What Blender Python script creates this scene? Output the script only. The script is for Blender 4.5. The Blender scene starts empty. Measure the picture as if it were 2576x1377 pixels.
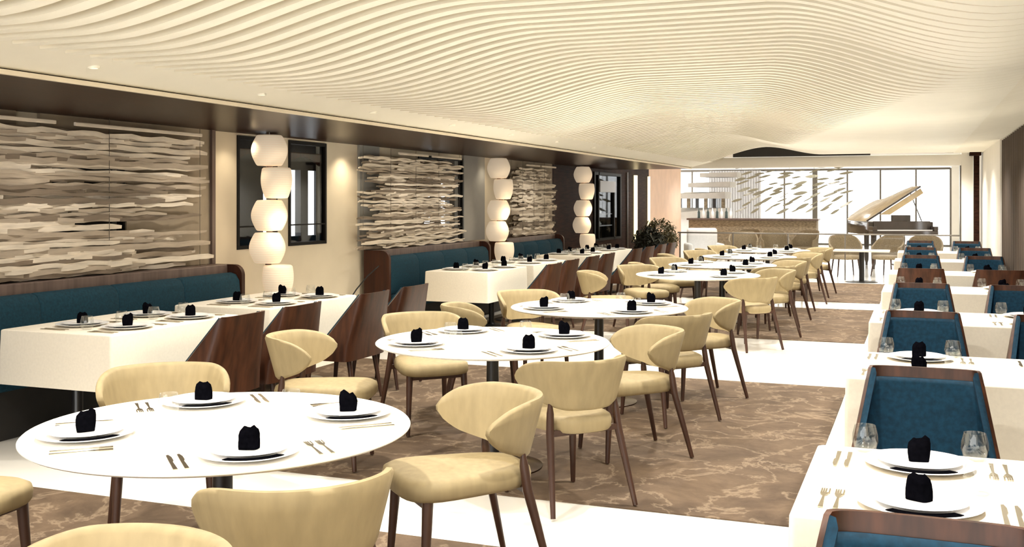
import bpy, bmesh, math, random
from mathutils import Vector, Matrix
random.seed(7)
PI = math.pi
S = bpy.context.scene
COL = S.collection
R = math.radians

# ------------------------------------------------------------------ helpers
def lin(r, g, b):
    f = lambda c: ((c/255+0.055)/1.055)**2.4 if c > 10 else c/255/12.92
    return (f(r), f(g), f(b), 1)

class MB:
    def __init__(s): s.v = []; s.f = []
    def add(s, vs, fs, M=None):
        o = len(s.v)
        s.v += [tuple(M @ Vector(p)) if M else tuple(p) for p in vs]
        s.f += [tuple(i+o for i in f) for f in fs]; return s
    def box(s, x0, x1, y0, y1, z0, z1, M=None):
        vs = [(x, y, z) for z in (z0, z1) for y in (y0, y1) for x in (x0, x1)]
        return s.add(vs, [(0,2,3,1),(4,5,7,6),(0,1,5,4),(2,6,7,3),(0,4,6,2),(1,3,7,5)], M)
    def loft(s, rings, closed=True, caps=True, M=None):
        n = len(rings[0]); vs = [p for r in rings for p in r]; fs = []
        m = n if closed else n-1
        for i in range(len(rings)-1):
            for j in range(m):
                a = i*n+j; b = i*n+(j+1) % n
                fs.append((a, b, b+n, a+n))
        if caps:
            fs.append(tuple(range(n-1, -1, -1))); fs.append(tuple(range((len(rings)-1)*n, len(rings)*n)))
        return s.add(vs, fs, M)
    def tube(s, pts, rad, n=10, M=None):
        pts = [Vector(p) for p in pts]
        if not isinstance(rad, (list, tuple)): rad = [rad]*len(pts)
        rings = []
        for i, p in enumerate(pts):
            d = (pts[min(i+1, len(pts)-1)]-pts[max(i-1, 0)]).normalized()
            u = d.cross(Vector((0, 0, 1)))
            if u.length < 1e-3: u = Vector((1, 0, 0))
            u.normalize(); w = u.cross(d)
            rings.append([tuple(p+rad[i]*(math.cos(2*PI*k/n)*u+math.sin(2*PI*k/n)*w)) for k in range(n)])
        s.loft([r[::-1] for r in rings], M=M); return s
    def lathe(s, prof, n=40, c=(0, 0, 0), caps=True):
        rings = [[(c[0]+r*math.cos(2*PI*k/n), c[1]+r*math.sin(2*PI*k/n), c[2]+z) for k in range(n)] for r, z in prof]
        return s.loft(rings, caps=caps)
    def mesh(s, name, mat, smooth=40, bevel=None, subd=0):
        me = bpy.data.meshes.new(name); me.from_pydata(s.v, [], s.f); me.update()
        bm = bmesh.new(); bm.from_mesh(me)
        bmesh.ops.recalc_face_normals(bm, faces=bm.faces[:])
        if bevel:
            es = [e for e in bm.edges if len(e.link_faces) == 2 and e.calc_face_angle(0) > R(40)]
            bmesh.ops.bevel(bm, geom=es, offset=bevel[0], segments=bevel[1], affect='EDGES', profile=0.5)
        bm.to_mesh(me); bm.free()
        for m in (mat if isinstance(mat, (list, tuple)) else [mat]): me.materials.append(m)
        if smooth:
            for p in me.polygons: p.use_smooth = True
            me.set_sharp_from_angle(angle=R(smooth))
        return me

def tag(o, label=None, cat=None, group=None, kind=None):
    if label: o['label'] = label
    if cat: o['category'] = cat
    if group: o['group'] = group
    if kind: o['kind'] = kind
    return o
def ob(name, me, parent=None, loc=(0, 0, 0), rz=0):
    o = bpy.data.objects.new(name, me); COL.objects.link(o)
    o.location = loc; o.rotation_euler = (0, 0, rz)
    if parent: o.parent = parent
    return o
def empty(name, loc, rz, label, cat, group=None):
    o = bpy.data.objects.new(name, None); COL.objects.link(o)
    o.empty_display_size = .1
    o.location = loc; o.rotation_euler = (0, 0, rz)
    return tag(o, label, cat, group)
def place(name, kit, loc, rz, label, cat, group=None):
    """kit: list of (part name, mesh, part label or None, sub-kit)"""
    r = empty(name, loc, rz, label, cat, group)
    def rec(par, k):
        for nm, me, lb, sub in k:
            c = ob(nm, me, par)
            if lb: c['label'] = lb
            rec(c, sub)
    rec(r, kit); return r
def struct(name, mb, mat, parent=None, smooth=30, bevel=None):
    o = ob(name, mb.mesh(name, mat, smooth, bevel), parent)
    if not parent: o['kind'] = 'structure'
    return o

# ------------------------------------------------------------------ materials
def newmat(name):
    m = bpy.data.materials.new(name); m.use_nodes = True
    nt = m.node_tree; b = nt.nodes['Principled BSDF']; return m, nt, b
def mat(name, col, rough=.5, var=.06, scale=30, stretch=(1, 1, 1), bump=0, metal=0, spec=None, coat=0, dark=None, detail=3):
    """noise-varied surface; the second colour is `dark` or a slight shift of col"""
    m, nt, b = newmat(name); N = nt.nodes; L = nt.links
    tc = N.new('ShaderNodeTexCoord'); mp = N.new('ShaderNodeMapping'); nz = N.new('ShaderNodeTexNoise')
    mp.inputs['Scale'].default_value = stretch
    L.new(tc.outputs['Object'], mp.inputs[0]); L.new(mp.outputs[0], nz.inputs['Vector'])
    nz.inputs['Scale'].default_value = scale; nz.inputs['Detail'].default_value = detail
    rp = N.new('ShaderNodeValToRGB')
    d = dark or tuple(c*(1-var) for c in col[:3])+(1,)
    l = col if dark else tuple(min(1, c*(1+var)) for c in col[:3])+(1,)
    rp.color_ramp.elements[0].position = .32; rp.color_ramp.elements[0].color = d
    rp.color_ramp.elements[1].position = .68; rp.color_ramp.elements[1].color = l
    L.new(nz.outputs['Fac'], rp.inputs[0]); L.new(rp.outputs[0], b.inputs['Base Color'])
    b.inputs['Roughness'].default_value = rough; b.inputs['Metallic'].default_value = metal
    if spec is not None: b.inputs['Specular IOR Level'].default_value = spec
    if coat: b.inputs['Coat Weight'].default_value = coat; b.inputs['Coat Roughness'].default_value = .08
    if bump:
        bp = N.new('ShaderNodeBump'); bp.inputs['Strength'].default_value = bump; bp.inputs['Distance'].default_value = .004
        L.new(nz.outputs['Fac'], bp.inputs['Height']); L.new(bp.outputs[0], b.inputs['Normal'])
    return m
M = {}
M['white_top'] = mat('white_tabletop', (.84, .81, .75, 1), .3, .02, 8)
M['cloth'] = mat('white_tablecloth', (.73, .675, .575, 1), .85, .03, 60, bump=.05, spec=.2)
M['china'] = mat('white_china', (.88, .87, .86, 1), .15, .01, 5)
M['black_cloth'] = mat('black_napkin', (.002, .002, .003, 1), 1, .3, 60, bump=.2, spec=0)
M['beige'] = mat('beige_upholstery', lin(152, 136, 102), .62, .09, 26, (1, 1, .16), bump=.04, spec=.3)
M['teal'] = mat('teal_fabric', lin(14, 50, 64), .85, .22, 55, bump=.12, spec=.25)
M['blue'] = mat('blue_teal_fabric', lin(12, 48, 68), .85, .25, 45, bump=.12, spec=.25)
M['leg_wood'] = mat('dark_leg_wood', lin(62, 38, 26), .4, .2, 20, (1, 1, .1))
M['shell_wood'] = mat('brown_shell_wood', lin(80, 46, 28), .4, .3, 22, (1, 1, .06), dark=lin(46, 24, 13), spec=.35)
M['bench_wood'] = mat('banquette_wood', lin(110, 92, 84), .45, .2, 18, (1, 1, .08), dark=lin(86, 70, 64))
M['end_wood'] = mat('dark_end_wood', lin(66, 34, 19), .45, .25, 22, (1, 1, .06), dark=lin(44, 21, 12), spec=.3)
M['soffit'] = mat('glossy_soffit_wood', lin(48, 24, 12), .3, .3, 14, (3, .15, 1), dark=lin(28, 13, 7), spec=.05)
M['wall_wood'] = mat('dark_wall_wood', lin(54, 32, 22), .6, .3, 10, (1, .3, 3), dark=lin(28, 15, 10), spec=.06)
M['black_metal'] = mat('black_metal', (.012, .011, .011, 1), .3, .1, 20)
M['bronze'] = mat('dark_bronze_base', lin(60, 38, 24), .2, .15, 10, metal=.7)
M['steel'] = mat('cutlery_steel', lin(190, 180, 160), .22, .05, 30, metal=1)
M['dark_steel'] = mat('rail_steel', lin(110, 104, 96), .35, .05, 30, metal=.6)
M['ceiling'] = mat('cream_ceiling_paint', (.90, .865, .75, 1), .6, .015, 4)
M['fin'] = mat('cream_fin_paint', (.93, .905, .80, 1), .5, .015, 4)
M['ceiling_back'] = mat('shaded_ceiling_backing', (.52, .48, .375, 1), .7, .03, 4)  # darker than the fins: shade of the gaps put into the colour
M['fin_side'] = mat('shaded_fin_side_paint', (.78, .735, .61, 1), .6, .02, 4)  # shading of the upright fin sides put into the colour
M['wall'] = mat('cream_wall_paint', (.72, .64, .50, 1), .6, .03, 3)
M['white_wall'] = mat('white_wall_paint', (.80, .77, .71, 1), .6, .02, 3)
M['panel'] = mat('taupe_wall_panel', lin(150, 136, 116), .6, .08, 6)
M['peach'] = mat('peach_wall_panel', lin(245, 214, 190), .6, .05, 3)
M['strip'] = mat('grey_strip_felt', lin(226, 214, 196), .8, .14, 8, (1, .6, 4))
M['strip2'] = mat('taupe_strip_felt', lin(178, 164, 146), .8, .14, 8, (1, .6, 4))
M['strip3'] = mat('dark_taupe_strip_felt', lin(128, 114, 98), .8, .14, 8, (1, .6, 4))
M['curtain'] = mat('dark_brown_curtain', lin(72, 60, 50), .8, .12, 20, (1, 1, .1))
M['frame'] = mat('black_window_frame', (.008, .007, .006, 1), .5, .1, 20, spec=.15)
M['dark_room'] = mat('dark_room_shade', (.02, .018, .016, 1), .6, .1, 5)  # near-black so interiors stay dark: their shade is in the colour
M['pale_panel'] = mat('pale_blue_panel', lin(200, 204, 214), .5, .05, 40, bump=.1)
M['woven'] = mat('taupe_woven_cane', lin(146, 130, 104), .7, .35, 90, (1, 1, 1), bump=.3)
M['stone'] = mat('grey_brown_stone', lin(160, 144, 118), .7, .35, 14, (1, 1, 2), bump=.3, dark=lin(112, 98, 78))
M['white_fabric'] = mat('white_armchair_fabric', (.82, .81, .80, 1), .8, .03, 30)
def leaf_mat():
    m, nt, b = newmat('frosted_glass_leaf'); N = nt.nodes; L = nt.links
    b.inputs['Base Color'].default_value = lin(190, 187, 174); b.inputs['Roughness'].default_value = .4
    t = N.new('ShaderNodeBsdfTranslucent'); t.inputs[0].default_value = lin(206, 203, 190)
    nz = N.new('ShaderNodeTexNoise'); nz.inputs['Scale'].default_value = 6
    r = N.new('ShaderNodeMapRange'); r.inputs['To Min'].default_value = .55; r.inputs['To Max'].default_value = .85
    mx = N.new('ShaderNodeMixShader'); L.new(nz.outputs['Fac'], r.inputs['Value']); L.new(r.outputs[0], mx.inputs[0])
    L.new(b.outputs[0], mx.inputs[1]); L.new(t.outputs[0], mx.inputs[2]); L.new(mx.outputs[0], N['Material Output'].inputs[0]); return m
M['leaf'] = leaf_mat()
M['foliage'] = mat('dark_foliage', lin(62, 62, 46), .7, .4, 20, dark=lin(24, 26, 20))
M['olive'] = mat('olive_foliage', lin(118, 108, 74), .7, .35, 20, dark=lin(80, 72, 48))
M['piano'] = mat('piano_lacquer', lin(58, 48, 40), .12, .1, 6, coat=.6)
M['piano_lid'] = mat('painted_reflection_lid', lin(206, 182, 138), .2, .12, 5, coat=.4)  # cream reflection on a dark lid, put into the base colour
M['bottle'] = mat('bottle_glass', lin(70, 84, 84), .1, .2, 8)
M['tier'] = mat('pale_grey_tier_plaster', (.50, .48, .45, 1), .7, .05, 6)
M['sheer'] = mat('white_sheer_curtain', (.62, .62, .64, 1), .8, .03, 10)

def floor_mat():
    m = mat('polished_white_floor', (.88, .85, .79, 1), .16, .02, 2)
    return m
M['floor'] = floor_mat()

def carpet_mat():
    m, nt, b = newmat('brown_marbled_carpet'); N = nt.nodes; L = nt.links
    tc = N.new('ShaderNodeTexCoord')
    w = N.new('ShaderNodeTexNoise'); w.inputs['Scale'].default_value = 1.3; w.inputs['Detail'].default_value = 6
    L.new(tc.outputs['Object'], w.inputs['Vector'])
    mx = N.new('ShaderNodeMix'); mx.data_type = 'VECTOR'; mx.inputs[0].default_value = .35
    L.new(tc.outputs['Object'], mx.inputs['A']); L.new(w.outputs['Color'], mx.inputs['B'])
    # broad tone
    n1 = N.new('ShaderNodeTexNoise'); n1.inputs['Scale'].default_value = 4.6; n1.inputs['Detail'].default_value = 10; n1.inputs['Roughness'].default_value = .72
    L.new(mx.outputs['Result'] if 'Result' in mx.outputs else mx.outputs[1], n1.inputs['Vector'])
    r1 = N.new('ShaderNodeValToRGB'); e = r1.color_ramp.elements
    e[0].position = .3; e[0].color = lin(72, 58, 46); e[1].position = .75; e[1].color = lin(114, 95, 76)
    L.new(n1.outputs['Fac'], r1.inputs[0])
    # veins = thin bands where a noise passes .5
    n2 = N.new('ShaderNodeTexNoise'); n2.inputs['Scale'].default_value = 2.2; n2.inputs['Detail'].default_value = 9; n2.inputs['Roughness'].default_value = .6; n2.inputs['Distortion'].default_value = .4
    L.new(tc.outputs['Object'], n2.inputs['Vector'])
    s = N.new('ShaderNodeMath'); s.operation = 'SUBTRACT'; s.inputs[1].default_value = .5; L.new(n2.outputs['Fac'], s.inputs[0])
    a = N.new('ShaderNodeMath'); a.operation = 'ABSOLUTE'; L.new(s.outputs[0], a.inputs[0])
    r2 = N.new('ShaderNodeValToRGB'); e = r2.color_ramp.elements
    e[0].position = 0; e[0].color = (.34, .34, .34, 1); e[1].position = .024; e[1].color = (0, 0, 0, 1)
    L.new(a.outputs[0], r2.inputs[0])
    m2 = N.new('ShaderNodeMix'); m2.data_type = 'RGBA'
    L.new(r2.outputs[0], m2.inputs[0]); L.new(r1.outputs[0], m2.inputs['A']); m2.inputs['B'].default_value = lin(172, 152, 128)
    for i in m2.inputs:
        if i.type == 'RGBA' and i.name == 'B': i.default_value = lin(172, 152, 128)
        if i.type == 'RGBA' and i.name == 'A' and not i.is_linked: L.new(r1.outputs[0], i)
    out = [o for o in m2.outputs if o.type == 'RGBA'][0]
    L.new(out, b.inputs['Base Color']); b.inputs['Roughness'].default_value = .8; b.inputs['Specular IOR Level'].default_value = .2
    vo = [o for o in mx.outputs if o.type == 'VECTOR'][0]
    vi = {i.name: i for i in mx.inputs if i.type == 'VECTOR'}
    L.new(tc.outputs['Object'], vi['A']); L.new(w.outputs['Color'], vi['B']); L.new(vo, n1.inputs['Vector'])
    return m
M['carpet'] = carpet_mat()

def glass_mat(name, tint=(1, 1, 1, 1), gloss=.12, rough=.02):
    m, nt, b = newmat(name); N = nt.nodes; L = nt.links
    N.remove(b); t = N.new('ShaderNodeBsdfTransparent'); g = N.new('ShaderNodeBsdfGlossy'); mx = N.new('ShaderNodeMixShader')
    fr = N.new('ShaderNodeLayerWeight'); fr.inputs['Blend'].default_value = .35
    mm = N.new('ShaderNodeMath'); mm.operation = 'MULTIPLY_ADD'; mm.inputs[1].default_value = gloss*2; mm.inputs[2].default_value = gloss*.3
    t.inputs[0].default_value = tint; g.inputs['Roughness'].default_value = rough
    L.new(fr.outputs['Facing'], mm.inputs[0]); L.new(mm.outputs[0], mx.inputs[0])
    L.new(t.outputs[0], mx.inputs[1]); L.new(g.outputs[0], mx.inputs[2])
    L.new(mx.outputs[0], N['Material Output'].inputs[0]); return m
M['glass'] = glass_mat('clear_drinking_glass', (.975, .98, .975, 1), .12)
M['pane'] = glass_mat('window_pane_glass', (.96, .97, .97, 1), .06)
M['dark_pane'] = glass_mat('tinted_pane_glass', (.80, .83, .86, 1), .05)

def shade_mat():
    m, nt, b = newmat('warm_lamp_shade'); N = nt.nodes; L = nt.links
    b.inputs['Base Color'].default_value = (.85, .74, .58, 1); b.inputs['Roughness'].default_value = .6
    tc = N.new('ShaderNodeTexCoord'); w = N.new('ShaderNodeTexWave'); w.bands_direction = 'Z'; w.wave_profile = 'SIN'
    w.inputs['Scale'].default_value = 14; w.inputs['Distortion'].default_value = .6
    L.new(tc.outputs['Object'], w.inputs['Vector'])
    r = N.new('ShaderNodeValToRGB'); r.color_ramp.elements[0].color = lin(246, 214, 178); r.color_ramp.elements[1].color = lin(255, 236, 208)
    L.new(w.outputs['Fac'], r.inputs[0]); L.new(r.outputs[0], b.inputs['Emission Color']); b.inputs['Emission Strength'].default_value = SHADE_E
    bp = N.new('ShaderNodeBump'); bp.inputs['Strength'].default_value = .1; bp.inputs['Distance'].default_value = .005
    L.new(w.outputs['Fac'], bp.inputs['Height']); L.new(bp.outputs[0], b.inputs['Normal'])
    return m
SHADE_E = .22
M['shade'] = shade_mat()
def emis(name, col, st):
    m, nt, b = newmat(name); b.inputs['Base Color'].default_value = col
    b.inputs['Emission Color'].default_value = col; b.inputs['Emission Strength'].default_value = st; return m
M['led'] = emis('warm_led_strip', lin(255, 232, 180), 1.3)
M['led_edge'] = mat('pale_edge_trim', (.85, .76, .60, 1), .5, .03, 10)
M['downlight'] = emis('downlight_lens', lin(255, 244, 220), 3)

# ------------------------------------------------------------------ camera
TH = R(21.2); F = 2640.0; EYE = 1.6
cam = bpy.data.cameras.new('camera'); co = bpy.data.objects.new('camera', cam); COL.objects.link(co)
co.location = (0, 0, EYE); co.rotation_euler = (R(90), 0, TH)
cam.sensor_width = 36; cam.lens = F/2576*36; cam.shift_y = -(688.5-505)/2576; cam.clip_end = 200; cam.clip_start = .05
S.camera = co

# ------------------------------------------------------------------ setting
WX = -6.30     # left wall
RX = 1.15      # right wall
SZ = 2.27      # soffit height
SE = -4.5      # soffit front edge
struct('floor', MB().box(-12, 4, -2.5, 42, -.12, 0), M['floor'])

for y0, y1, lb in ((-2, 4.48, 'brown marble-patterned carpet panel nearest the camera, under the nearest round table'),
                   (5.28, 9.35, 'brown marble-patterned carpet panel under the second and third round tables'),
                   (12.34, 16.1, 'brown marble-patterned carpet panel beyond the wide white floor band'),
                   (17.2, 21.2, 'farthest and smallest-looking brown marble-patterned carpet panel, before the glass railing')):
    o = ob('carpet', MB().box(-5.35, -.57, y0, y1, .001, .007).mesh('carpet', M['carpet'], 0))
    tag(o, lb, 'carpet', 'brown carpet panels set in the white floor')

# --- left wall with openings
OPEN = [(6.3, 7.12, 1.02, 1.95), (8.72, 9.38, 1.13, 2.23), (9.63, 10.36, 1.13, 2.23), (12.75, 14.2, 1.0, 2.2)]
w = MB(); yprev = -2.5
for y0, y1, z0, z1 in OPEN:
    w.box(WX-.12, WX, yprev, y0, 0, 2.9); w.box(WX-.12, WX, y0, y1, 0, z0); w.box(WX-.12, WX, y0, y1, z1, 2.9); yprev = y1
w.box(WX-.12, WX, yprev, 18.2, 0, 2.9)
struct('wall_left', w, M['wall'])
# taupe panel behind the first screen, grey panel behind the second
pn = MB()
for a, b, z0, z1 in ((4.6, 5.95, 1.0, 2.27), (6.18, 6.3, 1.0, 2.27), (6.3, 7.12, 1.95, 2.27), (7.12, 8.28, 1.0, 2.27)): pn.box(WX, WX+.03, a, b, z0, z1)
struct('trim_1', pn, M['panel'])
struct('trim_2', MB().box(WX, WX+.06, 8.24, 8.29, 0, 2.27), M['bench_wood'])
pn = MB(); pn.box(WX, WX+.03, 14.2, 15.0, 1.0, 2.27); pn.box(WX, WX+.03, 11.1, 11.6, 1.0, 2.27)
struct('trim_3', pn, mat('blue_grey_wall_panel', lin(140, 140, 138), .6, .05, 5))
struct('trim_4', MB().box(WX, WX+.03, 15.9, 18.2, 1.0, 2.27), M['panel'])
# dark room behind the windows
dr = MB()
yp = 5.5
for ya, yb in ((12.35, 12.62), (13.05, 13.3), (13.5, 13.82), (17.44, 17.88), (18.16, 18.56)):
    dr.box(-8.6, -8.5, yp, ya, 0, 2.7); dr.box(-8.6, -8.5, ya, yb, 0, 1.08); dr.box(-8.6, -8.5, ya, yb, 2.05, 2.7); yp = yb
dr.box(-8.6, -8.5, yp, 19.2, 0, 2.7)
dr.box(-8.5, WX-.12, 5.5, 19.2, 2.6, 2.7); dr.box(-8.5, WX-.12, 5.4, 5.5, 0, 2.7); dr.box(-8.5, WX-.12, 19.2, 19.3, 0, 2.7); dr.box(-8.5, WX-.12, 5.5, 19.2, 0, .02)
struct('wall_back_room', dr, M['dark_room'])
for i, (y0, y1, z0, z1) in enumerate(OPEN):
    fr = MB(); t = .018
    for b in ((y0-t, y0+t, z0-t, z1+t), (y1-t, y1+t, z0-t, z1+t), (y0+t, y1-t, z0-t, z0+t), (y0+t, y1-t, z1-t, z1+t)):
        fr.box(WX-.06, WX+.012, *b)
    r = struct('window_%d' % (i+1), fr, M['frame'])
    ob('pane', MB().box(WX-.02, WX-.012, y0+t, y1-t, z0+t, z1-t).mesh('pane', M['dark_pane'], 0), r)
    if i in (1, 2, 3):
        ob('glazing_bar', MB().box(WX-.02, WX+.01, y0+t, y1-t, z0+.2, z0+.215).mesh('glazing_bar', M['frame'], 0), r)
        # arched valance across the head of the opening
        v = MB(); n = 14
        top = [(WX-.055, y0+t+(y1-y0-2*t)*k/n, z1-.1) for k in range(n+1)]
        bot = [(WX-.055, y0+t+(y1-y0-2*t)*k/n, z1-.24+.09*math.sin(PI*k/n)) for k in range(n+1)]
        tb = [(x-.02, y, z) for x, y, z in top]; bb = [(x-.02, y, z) for x, y, z in bot]
        v.loft([[top[k], bot[k], bb[k], tb[k]] for k in range(n+1)])
        ob('valance', v.mesh('valance', M['shell_wood'], 20), r)

# --- dark wood stretch of the left wall, doorway, peach wall
dw = MB(); dw.box(WX-.12, WX, 18.2, 20.9, 0, 2.9); dw.box(WX-.12, WX, 20.9, 23, 0, .75); dw.box(WX-.12, WX, 20.9, 23, 2.2, 2.9); dw.box(WX-.12, WX, 23, 25.7, 0, 2.9)
struct('wall_left_dark', dw, M['wall_wood'])
fr = MB()
for b in ((20.9, 20.98, .75, 2.2), (22.92, 23, .75, 2.2), (21.2, 21.26, .75, 2.2), (22.4, 22.46, .75, 1.85), (20.98, 22.92, .75, .8), (20.98, 22.92, 2.14, 2.2)): fr.box(WX-.08, WX+.03, *b)
r = struct('window_5', fr, M['frame'])
ob('back_panel', MB().box(WX-.45, WX-.43, 20.8, 23.1, .6, 2.4).box(WX-.43, WX-.12, 20.8, 20.9, .6, 2.4).box(WX-.43, WX-.12, 23, 23.1, .6, 2.4).box(WX-.43, WX-.12, 20.9, 23, 2.3, 2.4).box(WX-.43, WX-.12, 20.9, 23, .6, .7).mesh('back_panel', M['dark_room'], 0), r)
ob('sign_box', MB().box(WX-.06, WX+.05, 21.26, 22.46, 1.78, 2.02).mesh('sign_box', M['pale_panel'], 0), r)
for z in (1.05, 1.3):
    ob('shelf', MB().box(WX-.4, WX-.02, 21.26, 22.4, z, z+.02).mesh('shelf', M['pale_panel'], 0), r)
ob('pane', MB().box(WX-.02, WX-.012, 20.98, 22.92, .8, 2.14).mesh('pane', M['dark_pane'], 0), r)
for k, (yy, zz, lb) in enumerate(((21.6, 1.32, 'white domed dish on the upper shelf of the dark display window'), (21.6, 1.07, 'white domed dish on the lower shelf of the dark display window'))):
    o = ob('serving_dish', MB().lathe([(.02, 0), (.16, .01), (.17, .04), (.12, .1), (.04, .14), (.0, .145)], 20).mesh('serving_dish', M['china']), None, (WX-.2, yy, zz)); tag(o, lb, 'dish', 'dishes in the display window')
for a, b, k in ((24.2, 24.42, 5), (25.55, 25.68, 6)):
    o = ob('wall_light_strip', MB().box(WX+.005, WX+.04, a, b, .62, 2.2).mesh('wall_light_strip', M['led'], 0))
    tag(o, 'tall glowing wall light strip in the dark wood, ' + ('wider one' if k == 5 else 'narrower one beside the peach wall'), 'light')
struct('trim_5', MB().box(WX, WX+.03, 23.55, 23.59, .4, 2.25), M['dark_steel'])
struct('wall_left_peach', MB().box(WX-.12, WX, 25.7, 29.5, 0, 2.9), M['peach'])

# --- soffit along the left wall
struct('ceiling_soffit', MB().box(WX-.12, SE, -2.5, 22, SZ, SZ+.06), M['soffit'])
struct('trim_6', MB().box(SE, SE+.03, -2.5, 22, SZ-.005, SZ+.02), M['led_edge'])

# --- wavy ceiling
def smooth(a, b, x):
    t = min(1, max(0, (x-a)/(b-a))); return t*t*(3-2*t)
def zfin(x, y):
    lo_l = 2.36; hi = 2.62
    lo_r = 2.355+.15*min(1, max(0, (y-8)/13))
    sr = .21*max(0, y-6.5); sl = .2*max(0, y-8.5)
    xl = max(-3.55, -2.85-sl); xr = max(-2.3, -.2-sr)
    if y > 13: hi2 = 2.62+.05*min(1, (y-13)/7)
    else: hi2 = hi
    a = smooth(xl-.75, xl+.75, x); b = smooth(xr-.55, xr+.55, x)
    z = lo_l+(hi2-lo_l)*a; z = z+(lo_r-z)*b
    z += .03*math.sin(PI*min(1, max(0, (x-xl-.7)/(xr-xl-1.2))))*0
    if x > .3: z += (2.5-lo_r)*smooth(.3, 1.25, x)
    return z
def zback(x, y):
    d = .02+.13*smooth(-4.1, -3.2, x)*(1-smooth(-.4, .6, x))
    return zfin(x, y)+d
NX = 56; xs = [-4.1+(.62+4.1)*i/NX for i in range(NX+1)]
bx = [SE-.02]+xs+[.8, 1.0, RX+.05]
ys = [-2.5+k*.5 for k in range(50)]
v = []; f = []
for y in ys:
    for x in bx: v.append((x, y, zback(x, y) if x > -4.2 else SZ+.025))
nb = len(bx)
for j in range(len(ys)-1):
    for i in range(nb-1): f.append((j*nb+i, j*nb+i+1, (j+1)*nb+i+1, (j+1)*nb+i))
cm = MB().add(v, f)
o2 = len(v)
cm.add([(x, y, z+.15) for x, y, z in v], [t[::-1] for t in f])
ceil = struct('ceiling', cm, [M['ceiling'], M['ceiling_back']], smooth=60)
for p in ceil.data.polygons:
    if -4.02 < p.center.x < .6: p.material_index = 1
NF = 111
def shade_sides(me):  # gives the upright sides the colour with painted shading
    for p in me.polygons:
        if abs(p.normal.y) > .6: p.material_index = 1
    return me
for k in range(NF):
    y = 2.55+.17*k
    rings = []
    for x in xs:
        z = zfin(x, y); zt = zback(x, y)+.03; hw = .042+.041*smooth(-.45-.21*max(0, y-6.5), .5-.21*max(0, y-6.5), x)
        rings.append([(x, y-hw, zt), (x, y-hw, z), (x, y+hw, z), (x, y+hw, zt)])
    if k < 100:
        ob('ceiling_fin', shade_sides(MB().loft(rings).mesh('ceiling_fin', [M['fin'], M['fin_side']], 50)), ceil)
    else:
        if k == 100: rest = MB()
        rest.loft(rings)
o = ob('distant_ceiling_fins', shade_sides(rest.mesh('distant_ceiling_fins', [M['fin'], M['fin_side']], 50)), ceil); o['kind'] = 'stuff'
# recessed downlights in the smooth band over the soffit edge
dl = MB().lathe([(.032, .02), (.032, -.003), (.024, -.003), (.02, .004)], 20).mesh('bezel', M['fin'])
dlens = MB().lathe([(.02, .006), (.02, .003)], 20).mesh('lens', M['downlight'])

# --- end beam; a dark sheet stands in for the shade of the gap above
struct('trim_7', MB().box(WX, .77, 22.0, 22.25, 2.28, 2.5), M['white_wall'], bevel=(.02, 2))
struct('trim_gap_shade', MB().box(-3.6, -.9, 21.96, 21.99, 2.5, 2.8), M['dark_room'])
struct('ceiling_far', MB().box(-12, 4, 22.25, 42, 2.78, 2.9), M['white_wall'])
# --- right side: curtain wall, cream pier, dark post
struct('wall_right', MB().box(RX+.1, RX+.22, -2.5, 17.3, 0, 2.9), M['wall'])
cv = []
n = 460
fr_ = []; bk_ = []
for k in range(n+1):
    y = 1.5+(17.25-1.5)*k/n; x = RX+.02-.035*math.sin(k*2*PI/9.2)
    fr_.append((x, y))
rings = [[(x, y, .02), (x, y, 2.49), (x+.012, y, 2.49), (x+.012, y, .02)] for x, y in fr_]
cu = ob('curtain', MB().loft(rings).mesh('curtain', M['curtain'], 80)); tag(cu, 'long dark brown pleated curtain covering the right-hand wall', 'curtain')
struct('wall_right_cream', MB().box(RX-.02, RX+.22, 17.3, 24.5, 0, 2.9), M['white_wall'])
struct('trim_9', MB().box(.98, 1.08, 22.0, 22.12, 0, 2.62), M['wall_wood'])
struct('trim_10', MB().box(.90, 1.1, 21.7, 22.0, 2.46, 2.62), M['wall_wood'])
struct('wall_pier', MB().box(.76, .97, 22.0, 22.4, 0, 2.8), M['white_wall'], bevel=(.008, 2))
struct('trim_11', MB().box(.735, .755, 22.05, 22.35, 0, 2.5), M['dark_steel'])
# --- far window wall
FW = 39.5
mull = [-9.2, -8.0, -6.8, -5.7, -4.6, -3.52, -2.4, -1.28, -.1, 1.02]
for i in range(len(mull)-1):
    a, b = mull[i], mull[i+1]; fm = MB(); tw = .09 if i == 5 else .03
    fm.box(a-tw, a+tw, FW-.05, FW+.05, 0, 2.74); fm.box(a, b, FW-.04, FW+.04, 2.68, 2.76); fm.box(a, b, FW-.04, FW+.04, 0, .06)
    if i == len(mull)-2: fm.box(b-.03, b+.03, FW-.05, FW+.05, 0, 2.74)
    r = struct('window_%d' % (6+i), fm, M['dark_steel'])
    ob('pane', MB().box(a+tw, b-.03, FW-.01, FW+.005, .06, 2.68).mesh('pane', M['pane'], 0), r)
struct('wall_far', MB().box(1.05, 3.2, FW-.1, FW+.1, 0, 2.9).box(-12, -9.2, FW-.1, FW+.1, 0, 2.9), M['white_wall'])
struct('wall_far_right', MB().box(1.5, 1.6, 24.5, FW, 0, 2.9), M['white_wall'])
rings = []
for k in range(161):
    x = -7.3+1.9*k/160; y = FW-.35+.04*math.sin(k*2*PI/8)
    rings.append([(x, y, .03), (x, y, 2.7), (x, y+.01, 2.7), (x, y+.01, .03)])
tag(ob('sheer_curtain', MB().loft(rings).mesh('sheer_curtain', M['sheer'], 80)), 'white sheer pleated curtain at the far windows left of the hanging leaves', 'curtain')

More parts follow.
